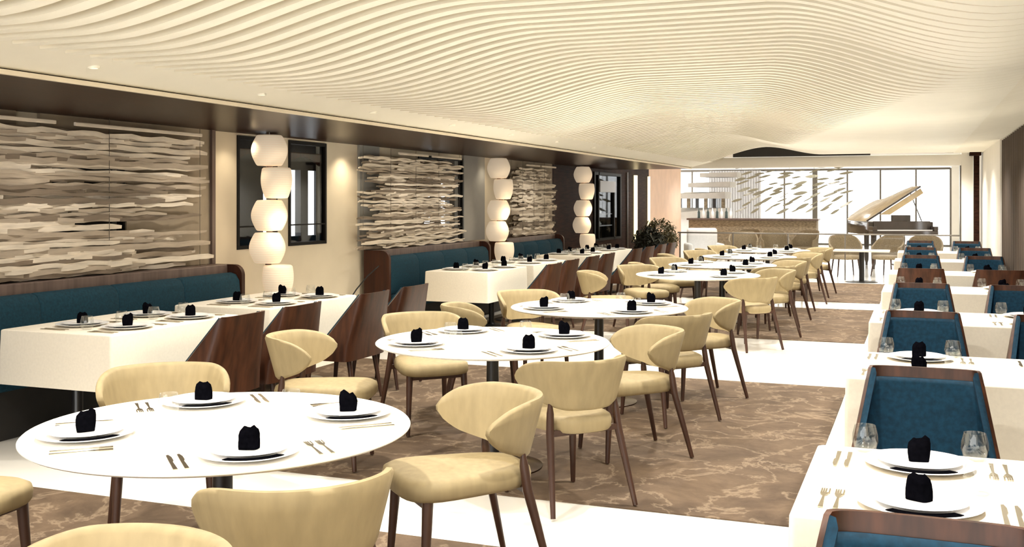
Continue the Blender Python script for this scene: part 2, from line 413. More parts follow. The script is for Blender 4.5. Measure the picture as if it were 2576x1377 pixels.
# ------------------------------------------------------------------ banquettes
def rbox(x0, x1, y0, y1, z0, z1, b=.03, m=None, name='part', seg=4):
    return MB().box(x0, x1, y0, y1, z0, z1).mesh(name, m, 50, (b, seg))
def banquette(y0, y1, ncush, label, near_end=True):
    r = empty('banquette', ((WX+.05), (y0+y1)/2, 0), 0, label, 'bench', 'banquettes along the left wall')
    oy = (y0+y1)/2; h = (y1-y0)/2
    X = lambda x: x-(WX+.05)
    ob('back_panel', MB().box(X(-6.24), X(-6.06), -h+.05, h-.05, 0, 1.0).mesh('back_panel', M['bench_wood'], 0, (.006, 2)), r)
    def end(y, sgn):
        # end wing with a rounded front top corner
        pts = [(X(-6.24), 0), (X(-5.90), 0), (X(-5.90), .9)]
        for k in range(1, 7): a = k/6*PI/2; pts.append((X(-6.0)+.1*math.cos(a), .9+.1*math.sin(a)))
        pts.append((X(-6.24), 1.0))
        return MB().loft([[(x, y, z) for x, z in pts], [(x, y+.05, z) for x, z in pts]]).mesh('end_panel', M['end_wood'], 40)
    if near_end: ob('end_panel', end(-h, 1), r)
    ob('end_panel', end(h-.05, 1), r)
    L = (2*h-.12)/ncush
    for k in range(ncush):
        a = -h+.06+k*L
        bc = MB()
        # puffed back cushion: profile swept along Y
        prof = [(X(-6.055), .47), (X(-5.93), .47), (X(-5.905), .52), (X(-5.90), .7), (X(-5.915), .86), (X(-5.95), .915), (X(-6.0), .93), (X(-6.055), .92)]
        rr = []
        for t in (0, .008, .03, .5, .97, .992, 1):
            sh = .03 if t in (0, 1) else (.012 if t in (.008, .992) else 0)
            cx, cz = X(-5.99), .7
            rr.append([(x+(cx-x)*sh*2.5 if x > X(-6.05) else x, a+L*t, z+(cz-z)*sh*1.6) for x, z in prof])
        ob('back_cushion', bc.loft(rr).mesh('back_cushion', M['teal'], 50), r)
    ns = max(1, ncush//2)
    for k in range(ns):
        Ls = (2*h-.12)/ns; a = -h+.06+k*Ls
        ob('seat_cushion', rbox(X(-6.055), X(-5.62), a+.004, a+Ls-.004, .33, .465, .03, M['teal'], 'seat_cushion'), r)
    ob('plinth', MB().box(X(-6.05), X(-5.68), -h+.06, h-.06, 0, .33).mesh('plinth', M['dark_room'], 0), r)  # near-black colour stands in for the shadow under the tables
    return r
banquette(2.6, 8.28, 7, 'nearest teal banquette along the left wall, running off the left edge of the frame')
banquette(11.15, 14.35, 4, 'middle teal banquette along the left wall, between the first and second lantern columns')
banquette(15.1, 17.8, 4, 'farthest teal banquette along the left wall, just before the third lantern column')

tag(ob('power_cord', MB().tube([(-6.02, 11.12, .82), (-6.12, 11.02, .7), (-6.2, 10.9, .55), (-6.27, 10.85, .42)], .008, 8).mesh('power_cord', M['black_metal'])), 'thin black cord slanting down the lit wall beside the middle banquette', 'cord')
# ------------------------------------------------------------------ strip screens
def screen(y0, y1, ns, seed, label, thin=1):
    rnd = random.Random(seed)
    r = empty('strip_screen', (-6.15, (y0+y1)/2, 1.0), 0, label, 'screen', 'hanging screens of wavy strips')
    oy = (y0+y1)/2; rows = 44; hz = 1.13
    for k in range(ns):
        row = k % rows
        z = .03+row*hz/rows+rnd.uniform(-.006, .006)
        Ln = rnd.uniform(.5, .86)*(y1-y0)
        c = rnd.choice((0, .5, 1, rnd.random(), rnd.random())) if k >= rows else rnd.random()
        a = y0-oy+c*(y1-y0-Ln)+(rnd.uniform(-.04, .04)); b = a+Ln
        hh = rnd.uniform(.025, .047)*thin; amp = rnd.uniform(.003, .010); fq = rnd.uniform(10, 16); ph = rnd.random()*6
        x0 = -.05+.04*(k//rows)+rnd.uniform(-.008, .008)
        rings = []; n = 26
        for j in range(n+1):
            y = a+(b-a)*j/n; wv = amp*math.sin(fq*y+ph); x = x0+.014*math.sin(fq*y*.9+ph*2)
            h2 = hh/2*(1 if 0 < j < n else .6); zz = z+wv
            rings.append([(x-.003, y, zz-h2), (x+.003, y, zz-h2), (x+.006, y, zz+h2), (x, y, zz+h2)])
        ob('strip', MB().loft(rings).mesh('strip', M[rnd.choice(('strip', 'strip', 'strip2', 'strip3'))], 40), r)
    m = 4
    for k in range(m+1):
        y = y0-oy+.12+(y1-y0-.24)*k/m
        ob('wire', MB().tube([(.0, y, 0), (.0, y, 1.265)], .0025, 6).mesh('wire', M['dark_steel']), r)
    # two long top strips hung a hand below the soffit
    for a, b in ((.34, .62), (.66, .98)):
        ya = y0-oy+a*(y1-y0); yb = y0-oy+b*(y1-y0)
        ob('top_strip', MB().box(-.012, .012, ya, yb, 1.185, 1.215).mesh('top_strip', M['strip'], 0, (.006, 2)), r)
    return r
screen(3.2, 8.06, 98, 1, 'largest hanging screen of wavy grey strips, above the nearest banquette')
screen(10.85, 13.9, 98, 2, 'hanging screen of wavy grey strips above the middle banquette, beside the warm-lit wall', .72)
screen(15.7, 18.1, 80, 3, 'smallest hanging screen of wavy grey strips, above the farthest banquette')

# ------------------------------------------------------------------ lantern columns
def barrel(rt, rm, rb, h=.298):
    p = [(rt*.35, -.004), (rb*.9, 0), (rb, .012)]
    for k in range(1, 12):
        t = k/12; e = rb+(rt-rb)*t; p.append((e+(rm-(rt+rb)/2)*math.sin(PI*t), .012+(h-.024)*t))
    p += [(rt, h-.012), (rt*.9, h), (rt*.35, h+.004)]
    return MB().lathe(p, 36)
B1 = barrel(.128, .176, .128).mesh('shade', M['shade'], 60)
B2 = barrel(.14, .150, .115).mesh('shade', M['shade'], 60)
def lantern(x, y, label):
    r = empty('lantern_column', (x, y, 0), 0, label, 'lamp', 'columns of stacked lantern shades')
    off = [0, .07, 0, -.02, .085, 0, .05]
    for k in range(7):
        z = 2.25-.318*(k+1)+.01
        big = k in (0, 2, 3, 5)
        dx = off[k]*.93; dy = off[k]*.36
        o = ob('shade', B1 if big else B2, r, (dx, dy, z))
        if k < 6: ob('spacer', MB().tube([(dx*.5, dy*.5, z-.022), (dx*.5, dy*.5, z+.004)], .03, 12).mesh('spacer', M['bench_wood']), r)
    ob('hanging_rod', MB().tube([(0, 0, 2.23), (0, 0, 2.27)], .006, 8).mesh('hanging_rod', M['dark_steel']), r)
    ob('foot', MB().tube([(.02, 0, 0), (.02, 0, .04)], .09, 24).mesh('foot', M['bench_wood']), r)
    l = bpy.data.lights.new('lantern_glow', 'POINT'); l.energy = 4; l.color = (1, .8, .55); l.shadow_soft_size = .1
    lo = bpy.data.objects.new('lantern_glow', l); COL.objects.link(lo); lo.location = (x+.32, y-.12, 1.35)
lantern(-5.93, 8.72, 'nearest column of stacked cream lantern shades, in front of the left wall windows')
lantern(-5.93, 14.73, 'second column of stacked cream lantern shades, between the middle and farthest banquettes')
lantern(-5.93, 19.0, 'third and farthest column of stacked cream lantern shades, against the dark wood wall')

# ------------------------------------------------------------------ beige chair
def beige_chair_kit():
    def outline(s, z, inset):
        pts = []
        n = 36
        for k in range(n):
            a = 2*PI*k/n; c, si = math.cos(a), math.sin(a)
            x = math.copysign(abs(c)**.55, c); y = math.copysign(abs(si)**.55, si)
            wdt = .220+.045*y
            pts.append(((wdt-inset)*x, (.30-inset)*y+.07, z))
        return pts
    seat = MB().loft([outline(1, .395, .03), outline(1, .400, .012), outline(1, .415, .002), outline(1, .445, 0), outline(1, .468, .006), outline(1, .482, .03), outline(1, .489, .09), outline(1, .491, .17)]).mesh('seat', M['beige'], 60)
    # wrap-around backrest
    nphi = 44; PM = R(84); rings = []
    for i in range(nphi+1):
        ph = -PM+2*PM*i/nphi; t = abs(ph)/PM
        zt = .775-.06*max(0, (t-.5)/.5)**2; zb = .515+.095*max(0, (t-.3)/.7)**1.6
        if t > .78: q = 1-math.sqrt(max(0, 1-((t-.78)/.22)**2)); md = zb+(zt-zb)*.55; zt += (md-zt)*.8*q; zb += (md-zb)*.8*q
        th = .026*(1-.35*t)
        ring = []
        prof = [(-1, 0), (-1, .25), (-1, .5), (-1, .75), (-1, .94), (-.5, 1), (.5, 1), (1, .94), (1, .75), (1, .5), (1, .25), (1, .06), (.5, 0), (-.5, 0)]
        for s, q in prof:
            z = zb+(zt-zb)*q
            g = (z-.515)/.26
            a = .248+.062*g; b = .235+.07*g; off = s*th*.9
            x = (a+off)*math.sin(ph); y = -(b+off)*math.cos(ph)-.0+.03
            if t > .55: y += .06*(t-.55)/.45
            ring.append((x, y, z))
        rings.append(ring)
    back = MB().loft(rings).mesh('backrest', M['beige'], 65)
    kit = [('seat', seat, None, []), ('backrest', back, None, [])]
    for sx in (-1, 1):
        kit.append(('leg', MB().tube([(sx*.195, .28, .40), (sx*.2, .285, .3), (sx*.215, .305, 0)], [.023, .021, .013], 12).mesh('leg', M['leg_wood']), None, []))
        kit.append(('leg', MB().tube([(sx*.198, -.132, .565), (sx*.20, -.138, .50), (sx*.208, -.15, .40), (sx*.25, -.25, 0)], [.008, .019, .021, .013], 12).mesh('leg', M['leg_wood']), None, []))
    kit.append(('seat_rail', MB().box(-.19, .19, .265, .295, .37, .40).mesh('seat_rail', M['leg_wood'], 0), None, []))
    kit.append(('seat_rail', MB().box(-.20, .20, -.165, -.14, .385, .415).mesh('seat_rail', M['leg_wood'], 0), None, []))
    return kit
BEIGE = beige_chair_kit()

# ------------------------------------------------------------------ wood shell chair
def shell_chair_kit(fabric):
    def half(z): return .312-.082*max(0, (z-.42)/.45)
    def path(n=44):
        # unit U path: s from 0 (front right) to 1 (front left); returns (ux, uy) with ux in -1..1, uy 0 back .. 1 front
        pts = []
        for k in range(n+1):
            s = k/n
            if s < .3: pts.append((1, 1-.80*s/.3))
            elif s > .7: pts.append((-1, 1-.80*(1-s)/.3))
            else:
                a = (s-.3)/.4*PI
                c, si = math.cos(a), math.sin(a)
                pts.append((math.copysign(abs(c)**.5, c), .2-.2*abs(si)**.55))
        return pts
    P = path()
    def ztop(uy): return .865 if uy < .12 else .865-.40*min(1, (uy-.12)/.78)**.92
    def pt(ux, uy, z, inset=0):
        hw = half(z)-inset; lean = -.10*max(0, (z-.42)/.45)
        y = -.25+lean+inset+(uy)*(.28-lean*.45)
        return (ux*hw, y, z)
    rings = []
    for ux, uy in P:
        zt = ztop(uy); zb = .345
        ring = []
        for q in (0, .25, .5, .75, 1): ring.append(pt(ux, uy, zb+(zt-zb)*q))
        for q in (1, .75, .5, .25, 0): ring.append(pt(ux, uy, zb+(zt-zb)*q, .014))
        rings.append(ring)
    shell = MB().loft(rings)
    # under-seat pan
    shell = shell.mesh('shell', M['shell_wood'], 45)
    rings = []
    PP = [(1, 1.035)]+P+[(-1, 1.035)]
    for i, (ux, uy) in enumerate(PP):
        side = uy >= .12; lip = i in (0, len(PP)-1)
        zt = ztop(min(uy, 1))+(.004 if side else -.045); zb = .44
        ou = -.001 if lip else .0145; ring = []
        for q in (0, .33, .66, .95): ring.append(pt(ux, uy, zb+(zt-zb)*q, ou))
        ring.append(pt(ux, uy, zt, ou if side else .02))
        for q in (1, .95, .66, .33, 0): ring.append(pt(ux, uy, zb+(zt-zb)*q, .04 if q < 1 else .03))
        rings.append(ring)
    pad = MB().loft(rings).mesh('back_pad', fabric, 60)
    sp = [(ux, uy) for ux, uy in P]
    def so(z, i): return [(ux*(.279-i), -.232+i*.6+uy*(.47-i*1.4), z) for ux, uy in sp]
    seat = MB().loft([so(.355, .03), so(.362, .006), so(.38, 0), so(.44, 0), so(.462, .01), so(.472, .035), so(.475, .09)]).mesh('seat', fabric, 60)
    kit = [('shell', shell, 'brown wood shell', []), ('back_pad', pad, 'fabric back pad', []), ('seat', seat, 'fabric seat cushion', [])]
    for sx in (-1, 1):
        kit.append(('leg', MB().tube([(sx*.2, .15, .36), (sx*.22, .19, 0)], [.022, .013], 12).mesh('leg', M['leg_wood']), None, []))
        kit.append(('leg', MB().tube([(sx*.2, -.19, .36), (sx*.22, -.25, 0)], [.022, .013], 12).mesh('leg', M['leg_wood']), None, []))
    return kit
SHELL_T = shell_chair_kit(M['teal']); SHELL_B = shell_chair_kit(M['blue'])

# ------------------------------------------------------------------ tableware meshes
CH = MB().lathe([(.0, .004), (.10, .002), (.105, 0), (.115, .003), (.165, .014), (.171, .0165), (.165, .0175), (.115, .009), (.0, .008)], 44, caps=False).mesh('charger_plate', M['china'], 50)
PL = MB().lathe([(.0, .002), (.075, 0), (.085, .004), (.128, .013), (.132, .0155), (.127, .0165), (.085, .009), (.0, .007)], 44, caps=False).mesh('dinner_plate', M['china'], 50)
def napkin_mesh(slant):
    rings = []
    n = 16
    for k, z in enumerate((0, .01, .027, .046, .059, .067, .071)):
        t = z/.071
        wx = .031*(1+.06*math.sin(PI*t))*(1 if t < .8 else 1-.5*(t-.8)/.2); wy = .022*(1-.25*t)*(1 if t < .8 else 1-.5*(t-.8)/.2)
        ring = []
        for j in range(n):
            a = 2*PI*j/n; c, s = math.cos(a), math.sin(a)
            x = math.copysign(abs(c)**.6, c)*wx; y = math.copysign(abs(s)**.6, s)*wy
            fold = .003*math.sin(3*a+z*40)
            zz = z+(slant*x*.45*t)+(.007*t*math.cos(2*a+1) if slant else .004*t*math.cos(2*a))
            ring.append((x+fold, y+fold*.6, zz))
        rings.append(ring)
    return MB().loft(rings).mesh('folded_napkin', M['black_cloth'], 55)
NAPS = [napkin_mesh(s) for s in (0, .8, -.8, .35)]
BAND = []
bb = MB(); rr = []
for k in range(17):
    a = R(-128+76*k/16)
    rr.append([(.160*math.cos(a), .160*math.sin(a), .0178), (.126*math.cos(a), .126*math.sin(a), .0150), (.126*math.cos(a), .126*math.sin(a), .0175), (.160*math.cos(a), .160*math.sin(a), .0200)])
BAND = bb.loft(rr).mesh('napkin_band', M['black_cloth'], 40)
def flat_outline(pts, h=.003, zfun=None):
    zf = zfun or (lambda y: 0)
    return MB().loft([[(x, y, zf(y)) for x, y in pts], [(x, y, zf(y)+h) for x, y in pts]])
kn = [(-.007, -.10), (.007, -.10), (.006, -.02), (.005, 0), (.010, .02), (.010, .07), (.004, .105), (-.004, .10), (-.006, .0), (-.006, -.02)]
KNIFE = flat_outline(kn).mesh('table_knife', M['steel'], 30)
fk = flat_outline([(-.007, -.10), (.007, -.10), (.004, -.02), (.003, .02), (.011, .04), (.012, .055), (-.012, .055), (-.011, .04), (-.003, .02), (-.004, -.02)])
for x in (-.0095, -.0032, .0032, .0125): fk.box(x-.002, x+.002, .055, .10, 0, .003)
FORK = fk.mesh('table_fork', M['steel'], 30)
GL = MB().lathe([(.0, .003), (.026, .0), (.036, .012), (.043, .035), (.041, .06), (.034, .088), (.0325, .088), (.0395, .06), (.041, .036), (.034, .015), (.0, .008)], 26, caps=False).mesh('stemless_glass', M['glass'], 60)

ORD = ['nearest', 'second', 'third', 'fourth', 'fifth', 'sixth', 'seventh', 'eighth', 'ninth', 'tenth', 'eleventh', 'twelfth']
nap_i = 0
def setting(x, y, ang, z, seat, table, detail=2, gl=1, tabcat=''):
    """ang = direction in which the diner looks; seat/table words for the labels"""
    global nap_i
    rz = ang-PI/2
    def P(u, v): return (x+u*math.cos(rz)-v*math.sin(rz), y+u*math.sin(rz)+v*math.cos(rz), z)
    w = '%s place of the %s' % (seat, table)
    face = math.atan2(y, x)-PI/2   # napkins stand turned roughly to the aisle side
    if detail >= 1:
        tag(ob('charger_plate', CH, None, (x, y, z), 0), 'large white lower plate at the '+w, 'plate', 'white lower plates')
        tag(ob('dinner_plate', PL, None, (x, y, z+.010), 0), 'white upper plate at the '+w, 'plate', 'white upper plates')
    zz = z+.018 if detail >= 1 else z
    k = nap_i % 4; nap_i += 1
    tag(ob('folded_napkin', NAPS[k], None, (x, y, zz), face+R((k*37) % 50-25)), 'black standing folded napkin at the '+w, 'napkin', 'black standing napkins')
    if detail >= 2:
        tag(ob('napkin_band', BAND, None, (x, y, z), face+PI*0+R(6)), 'black cloth band on the plate, '+w, 'cloth band', 'black cloth bands between plates')
        for u, me, nm, lb in ((-.215, FORK, 'table_fork', 'inner steel fork'), (-.255, FORK, 'table_fork', 'outer steel fork'), (.215, KNIFE, 'table_knife', 'inner steel knife'), (.25, KNIFE, 'table_knife', 'outer steel knife')):
            tag(ob(nm, me, None, P(-u if 'round' in table else u, -.01), rz), lb+', '+w, 'fork' if nm == 'table_fork' else 'knife', nm.replace('table_', 'steel ')+'s beside the plates')
    if gl == 1:
        tag(ob('stemless_glass', GL, None, P(.16, .19), 0), 'clear stemless glass at the '+w, 'glass', 'clear stemless glasses')
    if gl == 2:
        for u, q in ((-.17, 'right'), (.17, 'left')):
            tag(ob('stemless_glass', GL, None, P(u, -.155), 0), '%s-hand clear stemless glass, %s' % (q, w), 'glass', 'clear stemless glasses')

# ------------------------------------------------------------------ round tables with beige chairs
def round_kit():
    top = MB().lathe([(.0, .722), (.62, .722), (.69, .735), (.70, .742), (.70, .746), (.696, .75), (.0, .75)], 96, caps=False).mesh('tabletop', M['white_top'], 40)
    ped = MB().lathe([(.0, .02), (.045, .02), (.040, .06), (.036, .68), (.09, .722), (.0, .722)], 28, caps=False).mesh('pedestal', M['black_metal'])
    base = MB().lathe([(.0, 0), (.30, 0), (.30, .008), (.27, .016), (.06, .024), (.0, .024)], 56, caps=False).mesh('base', M['bronze'])
    return [('tabletop', top, None, []), ('pedestal', ped, None, []), ('base', base, None, [])]
ROUND = round_kit()
RT = [(-2.43, 3.27), (-2.39, 5.84), (-2.37, 8.02), (-2.36, 11.95), (-2.42, 13.9), (-2.40, 16.1), (-2.40, 18.2)]
# chair centres relative to the table, with the bearing they face
CHO = {0: {'back': (-.93, .80, -50), 'left': (-1.16, -.30, 4), 'right': (.68, .80, 226), 'front': (.655, -.52, 137)},
       1: {'back': (-.88, .86, -45), 'left': (-1.04, -.32, 15), 'right': (.73, .64, 220), 'front': (.66, -.54, 140)},
       2: {'back': (-.86, .76, -42), 'left': (-.86, -.44, 25), 'right': (.73, .58, 218), 'front': (.68, -.46, 142)}}
for i, (tx, ty) in enumerate(RT):
    tn = '%s round table' % ('farthest' if i == 6 else ORD[i])
    place('round_table', ROUND, (tx, ty, .007 if i not in () else 0), 0, ('white round pedestal table nearest the camera' if i == 0 else 'farthest white round pedestal table of the row' if i == 6 else 'white round pedestal table, %s of the row counted from the camera' % ORD[i]), 'table', 'white round tables in the middle row')
    for seat, (dx, dy, a) in CHO.get(i, CHO[1 if i % 2 else 2]).items():
        place('upholstered_chair', BEIGE, (tx+dx, ty+dy, .0125), R(a-90), 'beige upholstered chair at the %s side of the %s' % (seat, tn), 'chair', 'beige chairs round the round tables')
    for seat, (dx, dy) in (('back', (-.34, .33)), ('left', (-.35, -.32)), ('right', (.34, .34)), ('front', (.355, -.335))):
        setting(tx+dx, ty+dy, math.atan2(-dy, -dx), .757, seat, tn, 2 if ty < 9 else 1, 1)
# one more chair in front, belonging to a table out of frame
place('upholstered_chair', BEIGE, (-1.72, 1.86, .0125), R(-90-90-4), 'beige upholstered chair cut off by the bottom edge, in the lower left corner', 'chair', 'beige chairs round the round tables')

# ------------------------------------------------------------------ rectangular tables with cloths
def cloth_kit(w, d, drop):
    """top centred at 0,0; height .75"""
    def ring(hx, hy, z, rc=.02):
        pts = []
        for cx, cy, a0 in ((hx-rc, hy-rc, 0), (-hx+rc, hy-rc, 90), (-hx+rc, -hy+rc, 180), (hx-rc, -hy+rc, 270)):
            for k in range(5): a = R(a0+k*22.5); pts.append((cx+rc*math.cos(a), cy+rc*math.sin(a), z))
        return pts
    hx, hy = w/2, d/2
    m = MB().loft([ring(hx+.006, hy+.006, drop), ring(hx+.004, hy+.004, .6), ring(hx, hy, .742), ring(hx-.003, hy-.003, .748), ring(hx-.01, hy-.01, .751)], caps=False)
    o = len(m.v)-20; m.f.append(tuple(range(o, o+20)))
    # inner skin so the cloth has thickness
    m2 = MB().loft([ring(hx+.002, hy+.002, drop), ring(hx, hy, .6), ring(hx-.004, hy-.004, .738), ring(hx-.012, hy-.012, .7465)], caps=False)
    o = len(m2.v)-20; m2.f.append(tuple(range(o, o+20))[::-1])
    m.add(m2.v, m2.f)
    n = 20; b = len(m.v)-len(m2.v)
    m.f += [(k, (k+1) % n, b+(k+1) % n, b+k) for k in range(n)]
    return m
def rect_table(x0, x1, y0, y1, drop, label, clabel, grp, zb=0):
    cx, cy = (x0+x1)/2, (y0+y1)/2; w, d = x1-x0, y1-y0
    r = empty('dining_table', (cx, cy, zb), 0, label, 'table', grp)
    ob('tabletop', MB().box(-w/2+.015, w/2-.015, -d/2+.015, d/2-.015, .715, .745).mesh('tabletop', M['black_metal'], 0), r)
    ax = [(-w/2+.18, 0), (w/2-.18, 0)] if w > d else [(0, -d/2+.2), (0, d/2-.2)]
    for px, py in ax:
        ob('leg', MB().lathe([(.0, 0), (.2, 0), (.2, .008), (.05, .02), (.035, .05), (.035, .70), (.08, .715), (.0, .715)], 24, c=(px, py, 0), caps=False).mesh('leg', M['black_metal']), r)
    c = ob('tablecloth', cloth_kit(w, d, drop).mesh('tablecloth', M['cloth'], 50), None, (cx, cy, zb))
    tag(c, clabel, 'tablecloth', 'white cloths on the rectangular tables')
LT = [(5.18, 6.50), (6.9, 8.24), (11.3, 12.6), (12.85, 14.2), (15.2, 16.45), (16.7, 17.9)]
for i, (y0, y1) in enumerate(LT):
    tn = ('farthest' if i == 5 else ORD[i])+' left wall table'
    rect_table(-5.60 if i < 2 else -5.5, -4.68, y0, y1, .395, 'dark pedestal table under a white cloth by the left wall banquettes, %s from the camera' % ('farthest' if i == 5 else ORD[i]),
               'square-edged white cloth on the %s' % tn, 'rectangular tables along the left wall', .007)
    m = y1-y0
    for sy, sw in ((y0+.36, 'near'), (y1-.32, 'far')):
        for sx, sn, a in ((-5.25, 'bench side', 0), (-4.87, 'chair side', PI)):
            setting(sx, sy, a, .759, '%s %s' % (sw, sn), tn, 2 if y0 < 9 else 1, 1)
LC = [5.62, 6.32, 7.36, 8.08, 11.62, 12.3, 13.2, 13.95, 15.5, 16.3, 17.15, 17.9]
for i, y in enumerate(LC):
    place('shell_chair', SHELL_T, (-4.33 if y < 9 else -4.28, y, .0125 if y < 9.6 or (y > 11.9 and y < 16.5) or y > 16.8 else .002), R(90), 'brown wood-shell chair with teal seat in the left aisle row, %s from the camera' % ('farthest' if i == 11 else ORD[i]), 'chair', 'wood-shell chairs along the left wall tables')
TT = [(2.92, 3.80), (5.28, 6.22), (7.75, 8.66), (10.4, 11.25), (12.9, 13.7), (15.7, 16.5), (18.3, 19.1)]
for i, (y0, y1) in enumerate(TT):
    tn = ('farthest' if i == 6 else ORD[i])+' right wall table'
    rect_table(-.33, 1.08, y0, y1, .33, 'long dark pedestal table under a white cloth on the right, %s from the camera' % ('farthest' if i == 6 else ORD[i]),
               'long white cloth on the %s' % tn, 'long tables along the right wall')
    for sx, sn in ((.0, 'left'), (.74, 'right')):
        if i == 0 and sn == 'right': continue
        setting(sx, y0+.20, PI/2, .752, sn+' near', tn, 2 if i < 3 else 1, 1)
        setting(sx, y1-.21, -PI/2, .752, sn+' far', tn, 2 if i < 3 else 1, 2)
TC = [(2.62, 180), (4.97, 180), (7.5, 180), (10.05, 180), (12.2, 0), (15.2, 180), (17.8, 180), (20.7, 180)]
for i, (yb, a) in enumerate(TC):
    for cx, cn in ((.02, 'left'), (.80, 'right')):
        if cn == 'right' and i < 2: continue
        yc = yb-.34 if a == 180 else yb+.34
        w = 'farthest' if i == 7 else ORD[i]
        lb = ('brown wood-shell chair turned away, wooden back showing, %s right-hand column' % cn) if a == 0 else 'wood-shell chair with blue-teal back facing us, %s of the %s right-hand column' % (w, cn)
        place('shell_chair', SHELL_B, (cx, yc, 0), R(a), lb, 'chair', 'wood-shell chairs at the right wall tables')

# ------------------------------------------------------------------ beyond the dining room
# low white table before the railing
ct = [('tabletop', MB().box(-.52, .52, -.3, .3, .60, .63).mesh('tabletop', M['white_top'], 0, (.004, 2)), None, []),
      ('pedestal', MB().tube([(0, 0, .02), (0, 0, .60)], .05, 20).mesh('pedestal', M['black_metal']), None, []),
      ('base', MB().lathe([(.0, 0), (.30, 0), (.30, .01), (.05, .025), (.0, .025)], 36, caps=False).mesh('base', M['black_metal']), None, [])]
place('side_table', ct, (-1.05, 21.7, 0), 0, 'low white table on a black pedestal before the glass railing', 'table')
# glass railing
r = empty('glass_railing', (-2.2, 22.15, 0), 0, 'glass railing with a thin steel handrail across the end of the dining room', 'railing')
ob('handrail', MB().tube([(-2.6, 0, .92), (3.15, 0, .92)], .016, 10).mesh('handrail', M['dark_steel']), r)
for k in range(6):
    x = -2.55+k*1.12
    ob('post', MB().box(x-.012, x+.012, -.02, .02, 0, .91).mesh('post', M['dark_steel'], 0), r)
    if k < 5: ob('glass_panel', MB().box(x+.03, x+1.09, -.006, .006, .06, .86).mesh('glass_panel', M['pane'], 0), r)
# grand piano
def piano():
    r = empty('grand_piano', (-1.0, 25.6, 0), R(20), 'dark grand piano with painted reflection on its raised lid beyond the glass railing', 'piano')
    # plan: keyboard along x at y=0 towards the dining room, spine along x=0, tail at the back
    out = [(0, .3), (1.5, .3), (1.5, .95), (1.36, 1.2), (1.12, 1.42), (.98, 1.62), (.92, 1.85)]
    for k in range(0, 10): a = R(k*18); out.append((.47+.45*math.cos(a), 1.95+.28*math.sin(a)))
    out += [(0, 1.9)]
    def slab(z0, z1): return MB().loft([[(x, y, z0) for x, y in out], [(x, y, z1) for x, y in out]])
    ob('body', slab(.80, 1.10).mesh('body', M['piano'], 30, (.01, 2)), r)
    ob('key_bed', MB().box(0, 1.5, -.02, .3, .80, .90).mesh('key_bed', M['piano'], 0, (.01, 2)), r)
    kb = ob('keyboard', MB().box(.12, 1.38, .02, .17, .90, .925).mesh('keyboard', M['china'], 0), r); kb['label'] = 'white keys'
    ob('key_lid', MB().box(.1, 1.4, .2, .3, .9, 1.12).mesh('key_lid', M['piano'], 0, (.01, 2)), r)
    for x in (0, 1.4): ob('key_block', MB().box(x, x+.1, -.02, .3, .9, 1.0).mesh('key_block', M['piano'], 0, (.01, 2)), r)
    ang = R(33)
    def lp(x, y, dz): return (x*math.cos(ang)-dz*math.sin(ang), y, 1.105+x*math.sin(ang)+dz*math.cos(ang))
    lo = [(x, y if y > .31 else .42) for x, y in out]
    l = ob('lid', MB().loft([[lp(x, y, 0) for x, y in lo], [lp(x, y, .025) for x, y in lo]]).mesh('lid', M['piano_lid'], 30, (.006, 2)), r); l['label'] = 'raised lid with painted golden reflection'
    fl = [lp(.0, .40, -.005), lp(1.5, .40, -.005), lp(1.5, .40, .035), lp(.0, .40, .035)]
    e = ob('lid_edge', MB().loft([fl, [(x, y+.03, z) for x, y, z in fl]]).mesh('lid_edge', M['piano'], 0), r); e['label'] = 'dark front edge of the lid'
    f2 = [lp(.35, .44, -.03), lp(1.48, .44, -.03), lp(1.48, .44, -.16), lp(.55, .44, -.16)]
    e = ob('front_flap', MB().loft([f2, [(x, y+.02, z) for x, y, z in f2]]).mesh('front_flap', M['piano_lid'], 0), r); e['label'] = 'folded front flap of the lid with painted reflection'
    ob('prop_stick', MB().tube([(1.46, .9, 1.09), lp(1.34, .8, 0)], .012, 8).mesh('prop_stick', M['piano']), r)
    ob('music_stand', MB().box(.55, 1.0, .36, .39, 1.10, 1.26).mesh('music_stand', M['piano'], 0, (.012, 3)), r)
    for x, y in ((.12, .3), (1.38, .3), (.46, 1.9)):
        ob('leg', MB().tube([(x, y, 0), (x, y, .06), (x, y, .12), (x, y, .81)], [.03, .03, .05, .07], 12).mesh('leg', M['piano']), r)
    ob('pedal_lyre', MB().box(.68, .82, .42, .48, .12, .81).box(.6, .9, .34, .48, .08, .12).mesh('pedal_lyre', M['piano'], 0), r)
piano()
# woven tub chairs
def tub_kit():
    rings = []
    for i in range(25):
        ph = R(-110+220*i/24); t = abs(ph)/R(110)
        zt = .86-.24*smooth(.3, 1, t)
        ring = []
        for s, q in ((-1, 0), (-1, .5), (-1, 1), (1, 1), (1, .5), (1, 0)):
            z = .36+(zt-.36)*q; a = .30+.05*(z-.36)/.5+s*.018
            ring.append((a*math.sin(ph), -a*.95*math.cos(ph), z))
        rings.append(ring)
    sh = MB().loft(rings).mesh('shell', M['woven'], 50)
    seat = MB().lathe([(.0, .36), (.29, .36), (.305, .39), (.305, .42), (.28, .45), (.0, .455)], 28, caps=False).mesh('seat', M['woven'], 50)
    k = [('shell', sh, None, []), ('seat', seat, None, [])]
    for sx in (-1, 1):
        for sy in (-1, 1):
            k.append(('leg', MB().tube([(sx*.2, sy*.2, .37), (sx*.24, sy*.24, 0)], [.018, .012], 8).mesh('leg', M['leg_wood']), None, []))
    return k
TUB = tub_kit()
